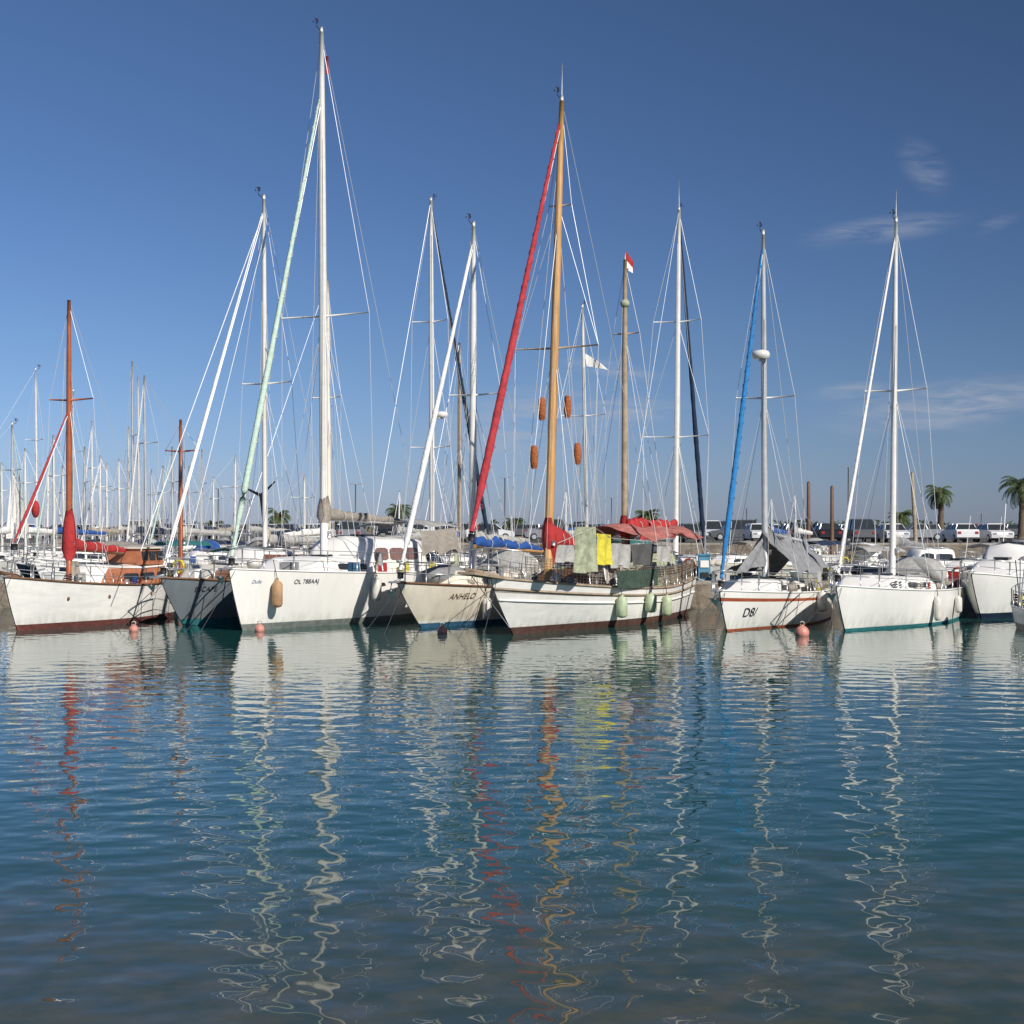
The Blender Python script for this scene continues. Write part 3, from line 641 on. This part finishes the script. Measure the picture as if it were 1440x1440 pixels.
n5=nz(2.2,(1,1,1),5,.65)
sb=n.new('ShaderNodeMix'); sb.data_type='RGBA'; sbr=n.new('ShaderNodeMapRange'); sbr.inputs['From Min'].default_value=.4; sbr.inputs['From Max'].default_value=.65; l.new(n5.outputs['Fac'],sbr.inputs['Value']); l.new(sbr.outputs[0],sb.inputs['Factor'])
sb.inputs['A'].default_value=(.036,.056,.044,1); sb.inputs['B'].default_value=(.075,.076,.05,1)
mx=n.new('ShaderNodeMix'); mx.data_type='RGBA'; l.new(sh.outputs[0],mx.inputs['Factor'])
mx.inputs['A'].default_value=(.010,.066,.058,1); l.new(sb.outputs['Result'],mx.inputs['B'])
l.new(mx.outputs['Result'],bs.inputs['Base Color'])
g.grid(rows,wm,True); g.obj('water')
for px,D,r in((188,41.2,.13),(365,41.2,.14),(622,40.5,.14),(1128,39.6,.19)):
    g=G(); g.blob((0,0,r*.4),r,r,r,BUOY,14,10); g.tube([(0,0,r*1.3),(0,0,r*1.6)],.03,BUOY,6); g.tube([(.06*math.cos(i*.7),0,r*1.65+.06*math.sin(i*.7)) for i in range(10)],.015,ROPE,5); g.obj('mooring_buoy',loc=((px-720)/F*D,D,0))
# ============================================================ CARS
def carmesh(col,van=False):
    g=G(); h=1.45 if not van else 1.8; w=.86
    prof=[(-2.1,.35),(-2.15,.6),(-2.05,.8),(-1.1,.95),(1.9,1.0),(2.1,.85),(2.12,.4),(1.75,.28),(-1.8,.28)]
    for sd in(-1,1): g.poly([(x,sd*w,z) for x,z in (prof if sd<0 else prof[::-1])],col)
    k=len(prof)
    for i in range(k):
        a,b2=prof[i],prof[(i+1)%k]; g.poly([(a[0],-w,a[1]),(a[0],w,a[1]),(b2[0],w,b2[1]),(b2[0],-w,b2[1])],col)
    lo=[(-1.15,-.8),(1.85,-.8),(1.85,.8),(-1.15,.8)]; hi=[(-.45,-.62),(1.35 if not van else 1.8,-.62),(1.35 if not van else 1.8,.62),(-.45,.62)]
    for i in range(4):
        a,b2,c,d=lo[i],lo[(i+1)%4],hi[(i+1)%4],hi[i]; g.poly([(*a,.94),(*b2,.96),(*c,h-.06),(*d,h-.06)],GLASS)
    g.grid([[(x*1.0,y*1.02,h-.06),(x*.9,y*.85,h)] for x,y in hi+hi[:1]],col,False); g.poly([(x*.9,y*.85,h) for x,y in hi],col)
    for x,y in((-.8,.72),(.45,.72),(1.55,.72)):
        for sd in(-1,1): g.tube([(x+(-.3 if x<0 else .1),sd*.81,.94),(x+(.28 if x<0 else -.1),sd*.64,h-.04)],.035,col,4)
    for x in(-1.35,1.35):
        for sd in(-1,1):
            g.tube([(x,sd*.68,.32),(x,sd*.88,.32)],.32,BLACK,14); g.tube([(x,sd*.87,.32),(x,sd*.895,.32)],.2,ALU,10)
    for sd in(-1,1): g.box((-2.13,sd*.62,.68),(.08,.3,.14),STEEL); g.box((2.11,sd*.66,.75),(.06,.25,.18),REDH)
    g.box((-2.16,0,.45),(.04,.5,.12),CWHITE)
    return g.mesh('car_body')
cols=[mat('paint_white',(.72,.72,.72),.25,var=.05),mat('paint_silver',(.42,.43,.45),.3,metal=.5,var=.05),mat('paint_black',(.02,.02,.025),.2,var=.05),mat('paint_blue',(.04,.08,.2),.25,var=.05),mat('paint_red',(.3,.03,.03),.25,var=.05),mat('paint_grey',(.14,.145,.15),.3,metal=.3,var=.05)]
cms=[carmesh(c,v) for c in cols for v in(False,True)]
wts=[5,.5,5,.3,3,.2,2,.1,1,.1,3,.3]
for row,rz in((116,90),(130,0),(146,90),(164,90)):
    x=-55
    while x<78:
        st=2.6 if rz==90 else 5.2
        if R.random()<.8 and (x>-24 or row>=146):
            o=bpy.data.objects.new('parked_car',R.choices(cms,wts)[0]); scene.collection.objects.link(o); o.location=(x,row+R.uniform(-.3,.3),GZ+.012); o.rotation_euler[2]=rad(rz+R.choice([0,180])+R.uniform(-3,3))
        x+=st*R.choice([1,1,1,1.1,2])
# ============================================================ PALMS / LAMPS / TREES / POSTS
def palmmesh(seed,h,cr):
    r=random.Random(seed); g=G()
    g.tube([(0.1*math.sin(z*.5),0,z) for z in [h*i/10 for i in range(11)]],[.34-.12*(i/10)+(.03 if i%2 else 0) for i in range(11)],TRUNK,9)
    g.blob((0,0,h),.42,.42,.5,TRUNK,8,6,.3)
    for i in range(46):
        az=r.uniform(0,6.28); el=r.uniform(-.5,1.35); L=cr*r.uniform(.85,1.1); p=Vector((0,0,h+.2)); pts=[p.copy()]; e=el
        for k in range(9):
            d=Vector((math.cos(az)*math.cos(e),math.sin(az)*math.cos(e),math.sin(e))); p=p+d*L/9; pts.append(p.copy()); e-=.17+.03*k*.5
        g.tube(pts,[.03]*5+[.015]*5,PALM,3,False)
        for k in range(1,10):
            d=(pts[k]-pts[k-1]).normalized(); side=d.cross(Vector((0,0,1))).normalized(); up=side.cross(d)
            ll=L*.26*math.sin(math.pi*(k/10)**.8)+.08
            for sd in(-1,1):
                for q in(0,.5):
                    o=pts[k-1].lerp(pts[k],q); tip=o+side*sd*ll*.8+d*ll*.55-up*0.05-Vector((0,0,ll*.35)); g.poly([o,o+d*.09,tip],PALM)
    return g.mesh('palm')
for i,(px,cy,D,cr) in enumerate(((391,729,150,1.7),(560,722,165,1.9),(722,740,160,1.6),(910,730,150,1.7),(1268,730,150,1.5),(1322,697,150,1.9),(1436,688,135,2.3),(300,744,170,1.6),(1215,742,175,1.6))):
    z=CH+(HZ-cy)/F*D-GZ; me=palmmesh(20+i,z,cr); o=bpy.data.objects.new('palm_tree',me); scene.collection.objects.link(o); o.location=((px-720)/F*D,D,GZ)
for px,py,D in((1193,657,130),(500,681,140),(710,672,135),(307,687,140),(1050,715,170),(860,700,165),(1380,722,175)):
    h=CH+(HZ-py)/F*D-GZ; g=G(); g.tube([(0,0,0),(0,0,.6),(0,0,.7),(0,0,h)],[.12,.12,.08,.05],LAMP,8)
    for sd in(-1,1): g.tube([(0,0,h-.1),(sd*.2,0,h+.03),(sd*.35,0,h+.03)],.03,LAMP,6); g.box((sd*.4,0,h+.03),(.3,.15,.06),LAMP)
    g.obj('street_lamp',loc=((px-720)/F*D,D,GZ))
g=G()
for i in range(2600):
    x=R.uniform(-130,130); hh=(.5+.5*mn.noise(Vector((x*.06,3,1))))*2.6+.6
    if mn.noise(Vector((x*.035,9,2)))<-.12: continue
    c=Vector((x,R.uniform(236,246),GZ+R.random()**.8*hh)); s=R.uniform(.25,.6)
    for k in range(3):
        d=Vector((R.uniform(-1,1),R.uniform(-1,1),R.uniform(-1,1)))*s; e=Vector((R.uniform(-1,1),R.uniform(-1,1),R.uniform(-1,1)))*s; g.poly([c,c+d,c+e],LEAF)
g.obj('distant_trees')
for px,py,lean in((1137,677,0),(1170,683,.0),(1290,664,-.35)):
    D=98.5; h=CH+(HZ-py)/F*D; g=G(); g.tube([(0,0,-.5),(lean*.5,0,h*.5),(lean,0,h-.1),(lean,0,h)],[.15,.13,.11,.06],GREYW if lean else TEAK,10); g.obj('wooden_mooring_post',loc=((px-720)/F*D,D,0))
# ============================================================ WORLD
SUN_AZ=rad(144); SUN_EL=rad(36)
w=bpy.data.worlds.new('World'); scene.world=w; w.use_nodes=True; nt=w.node_tree;n=nt.nodes;l=nt.links
bg=n['Background']; sky=n.new('ShaderNodeTexSky'); sky.sky_type='NISHITA'; sky.sun_disc=False; sky.sun_elevation=SUN_EL; sky.sun_rotation=SUN_AZ; sky.altitude=0; sky.air_density=1.0; sky.dust_density=.3; sky.ozone_density=2.0
bg.inputs['Strength'].default_value=.09
tc=n.new('ShaderNodeTexCoord'); sp=n.new('ShaderNodeSeparateXYZ'); l.new(tc.outputs['Generated'],sp.inputs[0])
tr_=n.new('ShaderNodeValToRGB'); l.new(sp.outputs[2],tr_.inputs['Fac']); e=tr_.color_ramp.elements
e[0].position=0; e[0].color=(.44,.55,.98,1); e[1].position=.36; e[1].color=(.37,.48,.65,1)
q=e.new(.05); q.color=(.42,.54,.89,1)
q=e.new(.11); q.color=(.40,.52,.78,1)
q=e.new(.23); q.color=(.37,.48,.70,1)
tm=n.new('ShaderNodeMix'); tm.data_type='RGBA'; tm.blend_type='MULTIPLY'; tm.inputs['Factor'].default_value=1; l.new(sky.outputs[0],tm.inputs['A']); l.new(tr_.outputs['Color'],tm.inputs['B'])
# hand-set gradient multiplied into the sky colour: brighter left, darker right
hr=n.new('ShaderNodeMapRange'); hr.inputs['From Min'].default_value=-.35; hr.inputs['From Max'].default_value=.35; hr.inputs['To Min'].default_value=1.2; hr.inputs['To Max'].default_value=.80; l.new(sp.outputs[0],hr.inputs['Value'])
hm=n.new('ShaderNodeVectorMath'); hm.operation='SCALE'; l.new(tm.outputs['Result'],hm.inputs[0]); l.new(hr.outputs[0],hm.inputs['Scale'])
ymx=mth('MAXIMUM',sp.outputs[1],.05)
cb=n.new('ShaderNodeCombineXYZ'); l.new(mth('DIVIDE',sp.outputs[0],ymx),cb.inputs[0]); l.new(mth('DIVIDE',sp.outputs[2],ymx),cb.inputs[1])
tot=None
for (u,v,ang,su,sv,amt) in ((1300,235,-50,60,36,.4),(1245,322,8,140,26,.55),(1340,570,8,230,48,.85),(1200,550,5,80,18,.6),(880,575,0,130,26,.75),(860,520,-8,90,18,.65),(740,600,10,210,75,.8),(1400,315,20,50,14,.2)):
    mp=n.new('ShaderNodeMapping'); mp.vector_type='TEXTURE'; mp.inputs['Location'].default_value=((u-720)/F,(740-v)/F,0); mp.inputs['Rotation'].default_value=(0,0,rad(ang)); mp.inputs['Scale'].default_value=(su/F,sv/F,1)
    l.new(cb.outputs[0],mp.inputs['Vector']); ln=n.new('ShaderNodeVectorMath'); ln.operation='LENGTH'; l.new(mp.outputs[0],ln.inputs[0])
    mr=n.new('ShaderNodeMapRange'); mr.interpolation_type='SMOOTHERSTEP'; mr.inputs['From Min'].default_value=1.1; mr.inputs['From Max'].default_value=0; mr.inputs['To Max'].default_value=amt
    l.new(ln.outputs['Value'],mr.inputs['Value']); tot=mr.outputs[0] if tot is None else mth('MAXIMUM',tot,mr.outputs[0])
mp=n.new('ShaderNodeMapping'); mp.inputs['Scale'].default_value=(11,60,1); mp.inputs['Rotation'].default_value=(0,0,rad(-10)); l.new(cb.outputs[0],mp.inputs['Vector'])
cn=n.new('ShaderNodeTexNoise'); cn.inputs['Scale'].default_value=1.9; cn.inputs['Detail'].default_value=9; cn.inputs['Roughness'].default_value=.62; cn.inputs['Distortion'].default_value=.9; l.new(mp.outputs[0],cn.inputs['Vector'])
mr=n.new('ShaderNodeMapRange'); mr.inputs['From Min'].default_value=.34; mr.inputs['From Max'].default_value=.7; l.new(cn.outputs['Fac'],mr.inputs['Value'])
cf=mth('MULTIPLY',tot,mr.outputs[0])
mx=n.new('ShaderNodeMix'); mx.data_type='RGBA'; l.new(cf,mx.inputs['Factor']); l.new(hm.outputs['Vector'],mx.inputs['A']); mx.inputs['B'].default_value=(4.4,4.8,5.7,1)
l.new(mx.outputs['Result'],bg.inputs['Color'])
sd=bpy.data.lights.new('sun','SUN'); sd.energy=5.0; sd.angle=rad(.5); sd.color=(1,.95,.88); so=bpy.data.objects.new('sun',sd); scene.collection.objects.link(so)
dirv=Vector((math.sin(SUN_AZ)*math.cos(SUN_EL),math.cos(SUN_AZ)*math.cos(SUN_EL),math.sin(SUN_EL))); so.rotation_euler=dirv.to_track_quat('Z','Y').to_euler(); so.location=(20,-20,30)
cam=bpy.data.cameras.new('camera'); co=bpy.data.objects.new('camera',cam); scene.collection.objects.link(co); co.location=(0,0,CH); co.rotation_euler=(rad(90),0,0)
cam.sensor_width=36; cam.lens=36*F/1440; cam.shift_y=20/1440; cam.clip_end=8000; cam.clip_start=.1; scene.camera=co
scene.view_settings.view_transform='Standard'; scene.view_settings.look='None'; scene.view_settings.exposure=0
